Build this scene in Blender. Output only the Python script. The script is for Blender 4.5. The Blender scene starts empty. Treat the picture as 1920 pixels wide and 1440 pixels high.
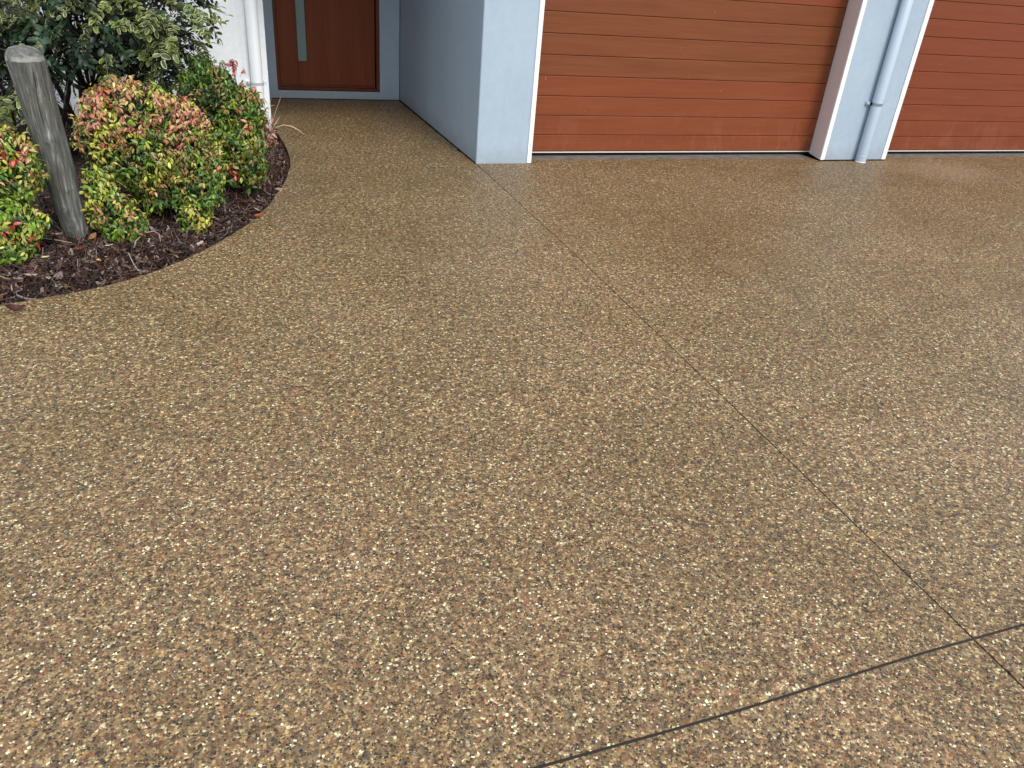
import bpy, bmesh, math, random
import numpy as np
from mathutils import Vector, Matrix, noise as mnoise

random.seed(7)
rng = np.random.default_rng(7)
C = bpy.context.scene.collection
SC = bpy.context.scene

# ------------------------------------------------------------------ camera
YAW, PITCH, ROLL = 0.369832684, 0.517208239, 0.0867420372
fwd = Vector((math.sin(YAW)*math.cos(PITCH), math.cos(YAW)*math.cos(PITCH), -math.sin(PITCH)))
rt = Vector((math.cos(YAW), -math.sin(YAW), 0)); up = rt.cross(fwd)
r2 = rt*math.cos(ROLL)+up*math.sin(ROLL); u2 = -rt*math.sin(ROLL)+up*math.cos(ROLL)
cam = bpy.data.objects.new('camera', bpy.data.cameras.new('camera')); C.objects.link(cam)
cam.matrix_world = Matrix(((r2.x, u2.x, -fwd.x, 0), (r2.y, u2.y, -fwd.y, 0), (r2.z, u2.z, -fwd.z, 1.5), (0, 0, 0, 1)))
cam.data.sensor_width = 36; cam.data.lens = 36*1452.85/1920
cam.data.clip_start = 0.05; cam.data.clip_end = 600
SC.camera = cam
# ------------------------------------------------------------------ sky, sun, exposure
SUN_EL, SUN_AZ = math.radians(48), math.radians(171)     # azimuth clockwise from +Y: behind the camera, to its right
w = bpy.data.worlds.new('World'); SC.world = w; w.use_nodes = True
wt = w.node_tree; bg = wt.nodes['Background']
sky = wt.nodes.new('ShaderNodeTexSky'); sky.sky_type = 'NISHITA'; sky.sun_disc = False
sky.sun_elevation = SUN_EL; sky.sun_rotation = SUN_AZ; sky.dust_density = 4; sky.air_density = 1.0; sky.ozone_density = 1
ov = wt.nodes.new('ShaderNodeMixRGB'); ov.blend_type = 'MIX'; ov.inputs[0].default_value = 0.62
ov.inputs[2].default_value = (6.6, 7.1, 7.8, 1)           # even cloud cover over the blue
wt.links.new(sky.outputs[0], ov.inputs[1]); wt.links.new(ov.outputs[0], bg.inputs[0])
bg.inputs[1].default_value = 0.15
sd = bpy.data.lights.new('sun', 'SUN'); sd.energy = 1.5; sd.angle = math.radians(16); sd.color = (1, .97, .92)
so = bpy.data.objects.new('sun', sd); C.objects.link(so)
sdir = Vector((math.sin(SUN_AZ)*math.cos(SUN_EL), math.cos(SUN_AZ)*math.cos(SUN_EL), math.sin(SUN_EL)))
so.rotation_euler = sdir.to_track_quat('Z', 'Y').to_euler(); so.location = sdir*30
SC.view_settings.view_transform = 'Standard'; SC.view_settings.look = 'None'
SC.view_settings.gamma = 1; SC.view_settings.use_curve_mapping = False
SC.view_settings.exposure = 0.5

# ------------------------------------------------------------------ helpers
def tag(o, label=None, cat=None, group=None, kind=None):
    if label: o['label'] = label
    if cat: o['category'] = cat
    if group: o['group'] = group
    if kind: o['kind'] = kind
    return o

def empty(name, loc=(0, 0, 0)):
    o = bpy.data.objects.new(name, None); C.objects.link(o); o.location = loc
    o.empty_display_size = .1
    return o

def mesh_obj(name, me, mat=None, parent=None, world=True):
    o = bpy.data.objects.new(name, me); C.objects.link(o)
    if mat is not None and not me.materials: me.materials.append(mat)
    if parent is not None:
        o.parent = parent
        if world:
            p = parent; L = Vector((0, 0, 0))
            while p is not None: L += p.location; p = p.parent
            o.location = -L
    return o

def bm_obj(name, bm, mat=None, parent=None, smooth=False):
    bmesh.ops.recalc_face_normals(bm, faces=bm.faces)
    me = bpy.data.meshes.new(name); bm.to_mesh(me); bm.free()
    if smooth:
        for p in me.polygons: p.use_smooth = True
    return mesh_obj(name, me, mat, parent)

def box(bm, x0, x1, y0, y1, z0, z1, bev=0, seg=2):
    r = bmesh.ops.create_cube(bm, size=1)
    for v in r['verts']:
        v.co = Vector(((x0+x1)/2+v.co.x*(x1-x0), (y0+y1)/2+v.co.y*(y1-y0), (z0+z1)/2+v.co.z*(z1-z0)))
    if bev:
        es = {e for v in r['verts'] for e in v.link_edges}
        bmesh.ops.bevel(bm, geom=list(es), offset=bev, segments=seg, affect='EDGES', profile=.5)

def prism(bm, pts, z0, z1, bev=0):
    vb = [bm.verts.new((x, y, z0)) for x, y in pts]; vt = [bm.verts.new((x, y, z1)) for x, y in pts]
    n = len(pts); bm.faces.new(vb[::-1]); top = bm.faces.new(vt); side = []
    for i in range(n): side.append(bm.faces.new((vb[i], vb[(i+1) % n], vt[(i+1) % n], vt[i])))
    if bev: bmesh.ops.bevel(bm, geom=list(top.edges), offset=bev, segments=2, affect='EDGES')
    return top

def tube(bm, pts, rads, n=8, cap=True):
    rings = []
    pts = [Vector(p) for p in pts]
    for i, p in enumerate(pts):
        d = (pts[min(i+1, len(pts)-1)]-pts[max(i-1, 0)]).normalized()
        a = d.orthogonal().normalized() if i == 0 else (a-d*a.dot(d)).normalized()
        b = d.cross(a); r = rads[i] if hasattr(rads, '__len__') else rads
        rings.append([bm.verts.new(p+(a*math.cos(2*math.pi*k/n)+b*math.sin(2*math.pi*k/n))*r) for k in range(n)])
    for A, B in zip(rings, rings[1:]):
        for k in range(n): bm.faces.new((A[k], A[(k+1) % n], B[(k+1) % n], B[k]))
    if cap: bm.faces.new(rings[0][::-1]); bm.faces.new(rings[-1])

def np_mesh(name, V, T, col=None, smooth=True):
    """triangle mesh from arrays; col = colour per face"""
    me = bpy.data.meshes.new(name); V = np.asarray(V, np.float32); T = np.asarray(T, np.int32)
    me.vertices.add(len(V)); me.vertices.foreach_set('co', V.ravel())
    me.loops.add(T.size); me.loops.foreach_set('vertex_index', T.ravel())
    me.polygons.add(len(T)); me.polygons.foreach_set('loop_start', np.arange(0, T.size, 3, dtype=np.int32))
    me.polygons.foreach_set('use_smooth', np.full(len(T), smooth))
    me.update(calc_edges=True)
    if col is not None:
        a = me.attributes.new('leafcol', 'FLOAT_COLOR', 'FACE')
        a.data.foreach_set('color', np.c_[col, np.ones(len(T))].astype(np.float32).ravel())
    return me

# ------------------------------------------------------------------ materials
def mat(name):
    m = bpy.data.materials.new(name); m.use_nodes = True
    nt = m.node_tree; return m, nt, nt.nodes['Principled BSDF']
def N(nt, t, **kw):
    n = nt.nodes.new(t)
    for k, v in kw.items(): setattr(n, k, v)
    return n
def ramp(nt, fac, stops, interp='LINEAR'):
    r = N(nt, 'ShaderNodeValToRGB'); r.color_ramp.interpolation = interp
    e = r.color_ramp.elements
    while len(e) < len(stops): e.new(.5)
    for i, (p, c) in enumerate(stops): e[i].position = p; e[i].color = (*c, 1) if len(c) == 3 else c
    nt.links.new(fac, r.inputs[0]); return r.outputs[0]
def math_n(nt, op, a, b=None, c=None, clamp=False):
    m = N(nt, 'ShaderNodeMath', operation=op, use_clamp=clamp)
    for i, v in enumerate((a, b, c)):
        if v is None: continue
        if isinstance(v, (int, float)): m.inputs[i].default_value = v
        else: nt.links.new(v, m.inputs[i])
    return m.outputs[0]
def mixc(nt, fac, a, b, mode='MIX'):
    m = N(nt, 'ShaderNodeMixRGB', blend_type=mode)
    for i, v in enumerate((fac, a, b)):
        if isinstance(v, (int, float)): m.inputs[i].default_value = v
        elif isinstance(v, tuple): m.inputs[i].default_value = (*v, 1)
        else: nt.links.new(v, m.inputs[i])
    return m.outputs[0]
def noise(nt, vec, scale, detail=4, rough=.5, dist=0):
    n = N(nt, 'ShaderNodeTexNoise'); n.inputs['Scale'].default_value = scale
    n.inputs['Detail'].default_value = detail; n.inputs['Roughness'].default_value = rough
    n.inputs['Distortion'].default_value = dist
    nt.links.new(vec, n.inputs['Vector']); return n.outputs['Fac']
def mapping(nt, vec, scale=(1, 1, 1), rot=(0, 0, 0), loc=(0, 0, 0)):
    m = N(nt, 'ShaderNodeMapping'); m.inputs['Scale'].default_value = scale
    m.inputs['Rotation'].default_value = rot; m.inputs['Location'].default_value = loc
    nt.links.new(vec, m.inputs['Vector']); return m.outputs[0]
def pos(nt): return N(nt, 'ShaderNodeNewGeometry').outputs['Position']
def bump(nt, h, strength, dist, bs):
    b = N(nt, 'ShaderNodeBump'); b.inputs['Strength'].default_value = strength; b.inputs['Distance'].default_value = dist
    nt.links.new(h, b.inputs['Height']); nt.links.new(b.outputs[0], bs.inputs['Normal']); return b

def simple(name, col, rough=.5, spec=.5, metal=0):
    m, nt, b = mat(name); b.inputs['Base Color'].default_value = (*col, 1)
    b.inputs['Roughness'].default_value = rough; b.inputs['Metallic'].default_value = metal
    b.inputs['Specular IOR Level'].default_value = spec; return m

# palette of the pebbles (linear)
PEB = [(.036, .022, .013), (.095, .052, .026), (.165, .090, .040), (.235, .130, .052), (.145, .102, .056), (.31, .185, .080),
       (.066, .048, .034), (.21, .068, .030), (.36, .245, .120), (.17, .140, .100), (.38, .22, .07), (.50, .39, .22), (.68, .60, .42)]
PEB = [tuple(.93*c+.07*(.35*p[0]+.5*p[1]+.15*p[2]) for c in p) for p in PEB]      # stones a little greyer, as they weather
PEBW = [.12, .13, .15, .14, .09, .10, .06, .07, .08, .03, .03, .055, .030]

def aggregate(name, near=True):
    m, nt, b = mat(name)
    P = pos(nt)
    sx = N(nt, 'ShaderNodeSeparateXYZ'); nt.links.new(P, sx.inputs[0])
    warp = N(nt, 'ShaderNodeTexNoise'); warp.inputs['Scale'].default_value = 60; nt.links.new(P, warp.inputs['Vector'])
    wv = N(nt, 'ShaderNodeVectorMath', operation='MULTIPLY_ADD'); nt.links.new(warp.outputs['Color'], wv.inputs[0])
    wv.inputs[1].default_value = (.006, .006, .006); nt.links.new(P, wv.inputs[2])
    def layer(scale, off):
        mp = mapping(nt, wv.outputs[0], loc=(off, off*.7, 0))
        v = N(nt, 'ShaderNodeTexVoronoi', voronoi_dimensions='2D', feature='F1'); v.inputs['Scale'].default_value = scale
        e = N(nt, 'ShaderNodeTexVoronoi', voronoi_dimensions='2D', feature='DISTANCE_TO_EDGE'); e.inputs['Scale'].default_value = scale
        nt.links.new(mp, v.inputs['Vector']); nt.links.new(mp, e.inputs['Vector'])
        s = N(nt, 'ShaderNodeSeparateColor'); nt.links.new(v.outputs['Color'], s.inputs[0])
        return v, e, s
    stops = []; a = 0
    for c, wgt in sorted(zip(PEB, PEBW), key=lambda t: sum(t[0])): stops.append((a, c)); a += wgt/sum(PEBW)
    v1, e1, s1 = layer(148, 0)
    v2, e2, s2 = layer(118, 3.3)
    c1 = ramp(nt, s1.outputs[0], stops, 'CONSTANT'); c2 = ramp(nt, s2.outputs[0], stops, 'CONSTANT')
    # cement between the stones
    cem = mixc(nt, noise(nt, P, 160, 3), (.190, .147, .090), (.310, .245, .160))
    m1 = math_n(nt, 'SUBTRACT', math_n(nt, 'MULTIPLY', e1.outputs[0], 15.0, clamp=False), .55, clamp=True)
    col = mixc(nt, m1, cem, c1)
    # a second set of larger stones lies over about a third of the first
    has2 = math_n(nt, 'GREATER_THAN', s2.outputs[1], .80)
    m2 = math_n(nt, 'MULTIPLY', math_n(nt, 'SUBTRACT', math_n(nt, 'MULTIPLY', e2.outputs[0], 11.0), .8, clamp=True), has2)
    rim2 = math_n(nt, 'MULTIPLY', has2, math_n(nt, 'GREATER_THAN', e2.outputs[0], .02))
    col = mixc(nt, rim2, col, cem); col = mixc(nt, m2, col, c2)
    # stone grain
    col = mixc(nt, .35, col, mixc(nt, noise(nt, P, 420, 2), (.35, .35, .35), (.68, .68, .68)), 'OVERLAY')
    # stones lie in lighter and darker clusters a few centimetres across
    cl = noise(nt, P, 48, 2, .55)
    col = mixc(nt, 1, col, ramp(nt, cl, [(.30, (.45, .42, .39)), (.46, (.86, .84, .82)), (.60, (1.14, 1.14, 1.13)), (.73, (1.70, 1.68, 1.60))]), 'MULTIPLY')
    # long-wave tone: rust, damp and dust
    big = noise(nt, P, .9, 5, .6); mid = noise(nt, P, 5.5, 4, .6)
    col = mixc(nt, 1, col, ramp(nt, big, [(.32, (.89, .90, .75)), (.5, (1.04, 1.06, .93)), (.68, (1.17, 1.19, 1.12))]), 'MULTIPLY')
    col = mixc(nt, 1, col, ramp(nt, mid, [(.28, (.90, .88, .83)), (.5, (1, 1, 1)), (.74, (1.12, 1.10, 1.04))]), 'MULTIPLY')
    rust = ramp(nt, noise(nt, mapping(nt, P, loc=(5, 2, 0)), 2.6, 5, .7), [(.60, (0, 0, 0)), (.74, (.35, .35, .35))])
    col = mixc(nt, rust, col, (.20, .105, .04))
    damp = ramp(nt, noise(nt, mapping(nt, P, scale=(.55, 2.2, 1), rot=(0, 0, -.25), loc=(1, 7, 0)), 1.7, 6, .65), [(.56, (0, 0, 0)), (.68, (.34, .34, .34))])
    col = mixc(nt, damp, col, mixc(nt, 1, col, (.62, .56, .44), 'MULTIPLY'))
    # drier, dustier patch by the right-hand garage door
    d = N(nt, 'ShaderNodeVectorMath', operation='DISTANCE'); nt.links.new(mapping(nt, P, scale=(1, 1.5, 1)), d.inputs[0]); d.inputs[1].default_value = (6.1, 8.05, 0)
    dn = math_n(nt, 'ADD', d.outputs['Value'], math_n(nt, 'MULTIPLY', mid, .7))
    col = mixc(nt, ramp(nt, dn, [(.55, (.30, .30, .30)), (1.0, (0, 0, 0))]), col, (.42, .31, .22))
    nt.links.new(col, b.inputs['Base Color'])
    rr = ramp(nt, big, [(.3, (.40, .40, .40)), (.7, (.56, .56, .56))]); nt.links.new(rr, b.inputs['Roughness'])
    b.inputs['Specular IOR Level'].default_value = .36
    h = math_n(nt, 'MAXIMUM', m1, math_n(nt, 'MULTIPLY', m2, 1.25))
    bump(nt, h, .75, .0022, b)
    return m
M = {}
M['agg'] = aggregate('exposed_aggregate')

def pebble_mat():
    m, nt, b = mat('pebble'); a = N(nt, 'ShaderNodeAttribute', attribute_name='leafcol')
    P = pos(nt)
    c = mixc(nt, .4, a.outputs['Color'], mixc(nt, noise(nt, P, 350, 3), (.3, .3, .3), (.7, .7, .7)), 'OVERLAY')
    nt.links.new(c, b.inputs['Base Color']); b.inputs['Roughness'].default_value = .48; b.inputs['Specular IOR Level'].default_value = .4
    return m
M['pebble'] = pebble_mat()

def render_wall(name, c1, c2, dirt=.5):
    m, nt, b = mat(name); P = pos(nt)
    z = N(nt, 'ShaderNodeSeparateXYZ'); nt.links.new(P, z.inputs[0])
    col = mixc(nt, ramp(nt, noise(nt, P, 2.2, 5, .6), [(.35, (0, 0, 0)), (.65, (1, 1, 1))]), c1, c2)
    col = mixc(nt, 1, col, ramp(nt, noise(nt, P, 22, 6, .7), [(.35, (.955, .955, .96)), (.65, (1.03, 1.03, 1.03))]), 'MULTIPLY')
    streak = ramp(nt, noise(nt, mapping(nt, P, scale=(14, 14, .6)), 1, 3, .6), [(.52, (0, 0, 0)), (.75, (.10, .10, .10))])
    col = mixc(nt, streak, col, (.24, .27, .29))
    # splash marks low on the wall
    zz = math_n(nt, 'ADD', z.outputs[2], math_n(nt, 'MULTIPLY', noise(nt, P, 9, 5, .7), .22))
    col = mixc(nt, ramp(nt, zz, [(.10, (dirt*.75,)*3), (.26, (0, 0, 0))]), col, (.22, .21, .19))
    nt.links.new(col, b.inputs['Base Color']); b.inputs['Roughness'].default_value = .7; b.inputs['Specular IOR Level'].default_value = .3
    h = math_n(nt, 'ADD', noise(nt, P, 170, 3, .6), math_n(nt, 'MULTIPLY', noise(nt, P, 28, 3), .8))
    bump(nt, h, .35, .003, b); return m
M['wall'] = render_wall('blue_grey_render', (.345, .437, .525), (.37, .462, .55))
M['white_wall'] = render_wall('white_render', (.84, .88, .91), (.87, .91, .93), .35)

def paint(name, c, rough=.4, spots=True, amt=.7):
    m, nt, b = mat(name); P = pos(nt)
    col = mixc(nt, noise(nt, P, 3, 4), tuple(x*.96 for x in c), c)
    if spots:
        zp = N(nt, 'ShaderNodeSeparateXYZ'); nt.links.new(P, zp.inputs[0])
        sp = ramp(nt, noise(nt, P, 75, 2, .4), [(.70, (0, 0, 0)), (.735, (amt,)*3)])
        low = ramp(nt, zp.outputs[2], [(.0, (1, 1, 1)), (.55, (0, 0, 0))])
        col = mixc(nt, mixc(nt, 1, sp, low, 'MULTIPLY'), col, (.16, .14, .12))
    nt.links.new(col, b.inputs['Base Color']); b.inputs['Roughness'].default_value = rough
    bump(nt, noise(nt, P, 60, 3), .08, .002, b); return m
M['white'] = paint('white_paint', (.84, .85, .85), .35)
M['jamb'] = paint('jamb_paint', (.84, .81, .82), .45)
M['pipe'] = paint('pipe_paint', (.40, .495, .59), .32, False)
M['white_pipe'] = paint('white_pipe_paint', (.84, .88, .91), .3, False)
M['steel'] = simple('galvanised', (.40, .43, .46), .4, .5, .2)
M['dark'] = simple('dark_gap', (.012, .011, .010), .9, .1)
M['rubber'] = simple('joint_sealant', (.030, .026, .024), .6, .3)
M['slabside'] = simple('slab_edge', (.055, .042, .030), .85, .2)
M['alu'] = simple('door_seal', (.62, .60, .57), .5)
M['shade_soffit'] = simple('shade_soffit_timber', (.12, .07, .04), .6)  # unseen porch ceiling, kept dark so the entry recess gets less light
M['roof'] = simple('roof_sheet', (.10, .11, .12), .45)

def timber(name, ca, cb, horiz=True, rough=.42, smudge=True):
    m, nt, b = mat(name); P = pos(nt)
    sc = (1.2, 1, 55) if horiz else (60, 60, 1.3)
    g = noise(nt, mapping(nt, P, scale=sc), 2.2, 6, .65, .3)
    g2 = noise(nt, mapping(nt, P, scale=(.5, 1, 9) if horiz else (11, 11, .5)), 2, 4, .6)
    f = math_n(nt, 'ADD', math_n(nt, 'MULTIPLY', g, .55), math_n(nt, 'MULTIPLY', g2, .45))
    col = ramp(nt, f, [(.36, ca), (.64, cb)])
    if smudge:
        zz = N(nt, 'ShaderNodeSeparateXYZ'); nt.links.new(P, zz.inputs[0])
        s = noise(nt, mapping(nt, P, scale=(5, 1, 2.5)), 1.6, 4, .6, 1.2)
        k = ramp(nt, s, [(.50, (0, 0, 0)), (.62, (.16, .16, .16))])
        lo = ramp(nt, zz.outputs[2], [(.12, (1, 1, 1)), (.42, (.05, .05, .05))])
        col = mixc(nt, mixc(nt, 1, k, lo, 'MULTIPLY'), col, (.33, .15, .09))
        sc2 = ramp(nt, noise(nt, mapping(nt, P, scale=(30, 1, 13), rot=(0, .8, 0)), 2.0, 1, .3), [(.775, (0, 0, 0)), (.79, (.5, .5, .5))])
        col = mixc(nt, sc2, col, (.42, .25, .16))
    nt.links.new(col, b.inputs['Base Color'])
    b.inputs['Specular IOR Level'].default_value = .22
    rg = ramp(nt, g, [(.3, (rough-.06,)*3), (.7, (rough+.1,)*3)]); nt.links.new(rg, b.inputs['Roughness'])
    bump(nt, g, .16, .0012, b); return m
M['slat_red'] = timber('slat_redbrown', (.172, .045, .017), (.224, .062, .025))
M['slat_brown'] = timber('slat_faded_brown', (.148, .044, .016), (.198, .064, .025))
M['slat_r2'] = timber('slat_redbrown_right', (.165, .041, .016), (.210, .055, .024))
M['door'] = timber('entry_door_timber', (.135, .030, .009), (.215, .052, .015), False, .48, False)
M['door_dark'] = timber('entry_door_frame_timber', (.10, .022, .009), (.16, .038, .014), False, .34, False)

def glass():
    m, nt, b = mat('frosted_glass'); b.inputs['Base Color'].default_value = (.20, .31, .32, 1)
    b.inputs['Roughness'].default_value = .22; b.inputs['Transmission Weight'].default_value = .25
    return m
M['glass'] = glass()

def concrete():
    m, nt, b = mat('concrete'); P = pos(nt)
    n = noise(nt, P, 12, 6, .65)
    nt.links.new(ramp(nt, n, [(.3, (.085, .072, .058)), (.7, (.20, .178, .150))]), b.inputs['Base Color'])
    b.inputs['Roughness'].default_value = .8; bump(nt, n, .4, .004, b); return m
M['concrete'] = concrete()

def soil():
    m, nt, b = mat('soil'); P = pos(nt); n = noise(nt, P, 40, 6, .7)
    nt.links.new(ramp(nt, n, [(.3, (.010, .007, .005)), (.7, (.040, .026, .019))]), b.inputs['Base Color'])
    b.inputs['Roughness'].default_value = .95; bump(nt, n, .8, .01, b); return m
M['soil'] = soil()
def lawn():
    m, nt, b = mat('lawn'); P = pos(nt); n = noise(nt, P, 9, 8, .7)
    nt.links.new(ramp(nt, n, [(.3, (.035, .055, .018)), (.7, (.10, .11, .05))]), b.inputs['Base Color'])
    b.inputs['Roughness'].default_value = .95; bump(nt, n, .8, .03, b); return m
M['lawn'] = lawn()

def leaf_mat(name, rough=.38, trans=.22, spec=.5):
    m, nt, b = mat(name); a = N(nt, 'ShaderNodeAttribute', attribute_name='leafcol')
    P = pos(nt)
    oi = N(nt, 'ShaderNodeObjectInfo')
    c = mixc(nt, .30, a.outputs['Color'], mixc(nt, noise(nt, P, 90, 3), (.25, .25, .25), (.75, .75, .75)), 'OVERLAY')
    nt.links.new(c, b.inputs['Base Color']); b.inputs['Roughness'].default_value = rough; b.inputs['Specular IOR Level'].default_value = spec
    t = N(nt, 'ShaderNodeBsdfTranslucent'); nt.links.new(c, t.inputs['Color'])
    mx = N(nt, 'ShaderNodeMixShader'); mx.inputs[0].default_value = trans
    nt.links.new(b.outputs[0], mx.inputs[1]); nt.links.new(t.outputs[0], mx.inputs[2])
    nt.links.new(mx.outputs[0], nt.nodes['Material Output'].inputs['Surface']); return m
M['leaf'] = leaf_mat('nandina_leaf', .36, .14); M['vleaf'] = leaf_mat('variegated_leaf', .42, .15)
M['chip'] = leaf_mat('bark_chip', .7, .0, .3)
M['dry'] = leaf_mat('dry_leaf', .6, .15, .3)

def bark():
    m, nt, b = mat('bark'); P = pos(nt); n = noise(nt, mapping(nt, P, scale=(40, 40, 9)), 1.5, 5, .7)
    nt.links.new(ramp(nt, n, [(.3, (.022, .016, .012)), (.7, (.085, .065, .050))]), b.inputs['Base Color'])
    b.inputs['Roughness'].default_value = .85; bump(nt, n, .6, .004, b); return m
M['bark'] = bark()

def post_mat():
    m, nt, b = mat('weathered_post'); tc = N(nt, 'ShaderNodeTexCoord').outputs['Object']
    wob = mapping(nt, tc, scale=(26, 26, 2.0))
    g = noise(nt, wob, 1.6, 8, .72, .9)
    fine = noise(nt, mapping(nt, tc, scale=(75, 75, 4.0)), 1.5, 5, .7, .5)
    f = math_n(nt, 'ADD', math_n(nt, 'MULTIPLY', g, .6), math_n(nt, 'MULTIPLY', fine, .4))
    col = ramp(nt, f, [(.34, (.022, .023, .020)), (.44, (.060, .063, .056)), (.53, (.12, .125, .115)), (.66, (.36, .365, .35))])
    grn = noise(nt, tc, 5, 4, .6)
    col = mixc(nt, ramp(nt, grn, [(.42, (0, 0, 0)), (.68, (.50, .50, .50))]), col, (.085, .082, .050))
    crack = ramp(nt, noise(nt, mapping(nt, tc, scale=(34, 34, 1.1), loc=(3, 1, 0)), 1.3, 4, .6, 1.0), [(.315, (1, 1, 1)), (.36, (0, 0, 0))])
    col = mixc(nt, mixc(nt, 1, crack, (.85, .85, .85), 'MULTIPLY'), col, (.015, .014, .012))
    nt.links.new(col, b.inputs['Base Color']); b.inputs['Roughness'].default_value = .72
    h = math_n(nt, 'SUBTRACT', f, math_n(nt, 'MULTIPLY', crack, .8)); bump(nt, h, .8, .005, b); return m
M['post'] = post_mat()
def cap_mat():
    m, nt, b = mat('post_cap'); tc = N(nt, 'ShaderNodeTexCoord').outputs['Object']
    g = noise(nt, mapping(nt, tc, scale=(14, 30, 14)), 1.6, 6, .7, .8)
    nt.links.new(ramp(nt, g, [(.32, (.045, .050, .043)), (.50, (.10, .105, .095)), (.62, (.19, .20, .185)), (.74, (.34, .35, .33))]), b.inputs['Base Color'])
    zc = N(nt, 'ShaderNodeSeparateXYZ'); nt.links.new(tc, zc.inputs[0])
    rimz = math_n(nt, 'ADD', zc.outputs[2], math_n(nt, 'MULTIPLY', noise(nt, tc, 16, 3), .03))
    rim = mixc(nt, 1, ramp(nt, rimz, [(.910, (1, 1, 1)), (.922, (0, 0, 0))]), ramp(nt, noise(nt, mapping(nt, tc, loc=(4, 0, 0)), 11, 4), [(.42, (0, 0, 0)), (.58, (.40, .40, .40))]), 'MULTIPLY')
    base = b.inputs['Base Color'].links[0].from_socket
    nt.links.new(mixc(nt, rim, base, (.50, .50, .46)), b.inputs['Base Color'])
    b.inputs['Roughness'].default_value = .7; bump(nt, g, .5, .003, b); return m
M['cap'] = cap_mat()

# ------------------------------------------------------------------ ground, driveway
bm = bmesh.new(); box(bm, -150, 150, -150, 150, -.6, -.14)
tag(bm_obj('ground', bm, M['lawn']), 'wide lawn ground around the driveway', None, None, 'structure')

BED = [(-6.0, 2.9), (-3.2, 2.98), (-2.0, 3.18), (-1.45, 3.36), (-1.2, 3.445), (-.987, 3.526), (-.873, 3.565), (-.757, 3.605), (-.634, 3.655), (-.508, 3.735), (-.376, 3.850),
       (-.259, 3.978), (-.132, 4.155), (-.021, 4.345), (.060, 4.49), (.104, 4.597), (.193, 4.834), (.257, 5.076), (.305, 5.25), (.340, 5.404), (.383, 5.65), (.403, 5.819),
       (.412, 6.0), (.410, 6.2), (.400, 6.45), (.387, 6.62), (.372, 6.80), (.360, 6.98)]
def jit(seq, a=.003):
    return [(x+random.uniform(-a, a), y+random.uniform(-a, a)) for x, y in seq]
def dense(seq, step=.04):
    out = []
    for (x0, y0), (x1, y1) in zip(seq, seq[1:]):
        n = max(1, int(min(60, math.hypot(x1-x0, y1-y0)/step)))
        for k in range(n): out.append((x0+(x1-x0)*k/n, y0+(y1-y0)*k/n))
    out.append(seq[-1]); return out
def smooth_curve(seq, it=2):
    p = [Vector((*q, 0)) for q in seq]
    for _ in range(it):
        q = [p[0]]
        for a, b in zip(p, p[1:]): q += [a*.75+b*.25, a*.25+b*.75]
        q.append(p[-1]); p = q
    return [(v.x, v.y) for v in p]
edge = jit(smooth_curve(dense(BED[5:], .12), 1), .0022)
edge = BED[:5] + edge
drive = empty('driveway'); tag(drive, 'exposed aggregate concrete driveway and entry path with sawn joints', None, None, 'structure')
def slab(pts, m='agg', z1=0.0, bev=.0015):
    bm = bmesh.new(); prism(bm, pts, -.10, z1, bev)
    bmesh.ops.recalc_face_normals(bm, faces=bm.faces)
    bmesh.ops.triangulate(bm, faces=[f for f in bm.faces if len(f.verts) > 4])
    for f in bm.faces: f.material_index = 0 if f.calc_center_median().z > -.004 else 1
    me = bpy.data.meshes.new('slab'); bm.to_mesh(me); bm.free()
    me.materials.append(M[m]); me.materials.append(M['slabside'])
    return mesh_obj('slab', me, None, drive)
# joints: J1 runs away from the camera, J2 across it; E is the thin joint at the mouth of the entry
def j1(y): return 1.7775 if y > 3.6 else 1.7775-(3.6-y)*.0195
g1, g2 = .0023, .0036
def wavy(x0, x1, yf, n=60): return [(x0+(x1-x0)*i/n, yf(x0+(x1-x0)*i/n)) for i in range(n+1)]
j2y = lambda x: .906+(x-.506)*.0235+.0035*math.sin(x*5)
FAC = 5.747
# left main slab: entry mouth (y 5.64) down to J2
eidx = [i for i, q in enumerate(edge) if q[1] <= 5.64 or i < 5]
L_edge = [edge[i] for i in eidx]
le_end = L_edge[-1]
EJ = lambda x: 5.645+.0*x
left = [(le_end[0], 5.6435)]+[(1.7775-g1, 5.6435)] + [(j1(y)-g1, y) for y in np.linspace(5.55, .96, 14)]
left += [(x, j2y(x)+g2) for x in np.linspace(j1(.95)-g1, -5.9, 60)]
left += [(-6.0, j2y(-6)+g2)] + L_edge[:-1]
slab(left)
# right main slab
def rag(x0, x1): return [(x, 5.838+.010*mnoise.noise(Vector((x*6, 0, 0)))) for x in np.linspace(x0, x1, 40)]
right = [(1.7775+g1, 5.6435), (1.7775+g1, 5.744), (2.2275, 5.744)] + rag(2.2275, 4.990) + [(4.990, 5.744), (5.734, 5.744)] + rag(5.734, 8.745) + [(8.745, 5.744), (9.6, 5.744)]
right += [(9.6, j2y(9.6)+g2)] + [(x, j2y(x)+g2) for x in np.linspace(9.0, j1(.95)+g1, 40)]
right += [(j1(y)+g1, y) for y in np.linspace(.97, 5.5, 14)]
slab(right)
# front slabs
fl = [(x, j2y(x)-g2) for x in np.linspace(-6, j1(.9)-g1, 60)] + [(j1(-5)-g1, -7), (-6, -7)]
slab(fl)
fr = [(x, j2y(x)-g2) for x in np.linspace(j1(.9)+g1, 9.6, 60)] + [(9.6, -7), (j1(-5)+g1, -7)]
slab(fr)
# entry path slab
P_edge = [(le_end[0], 5.6465)] + [q for i, q in enumerate(edge) if i not in eidx]
path = P_edge + [(.358, 7.045), (.358, 8.238), (1.683, 8.238), (1.768, 5.744), (1.7775-g1, 5.744), (1.7775-g1, 5.6465)]
slab(path)
bm = bmesh.new(); box(bm, -6, 9.6, -7, 8.3, -.13, -.022)
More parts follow.
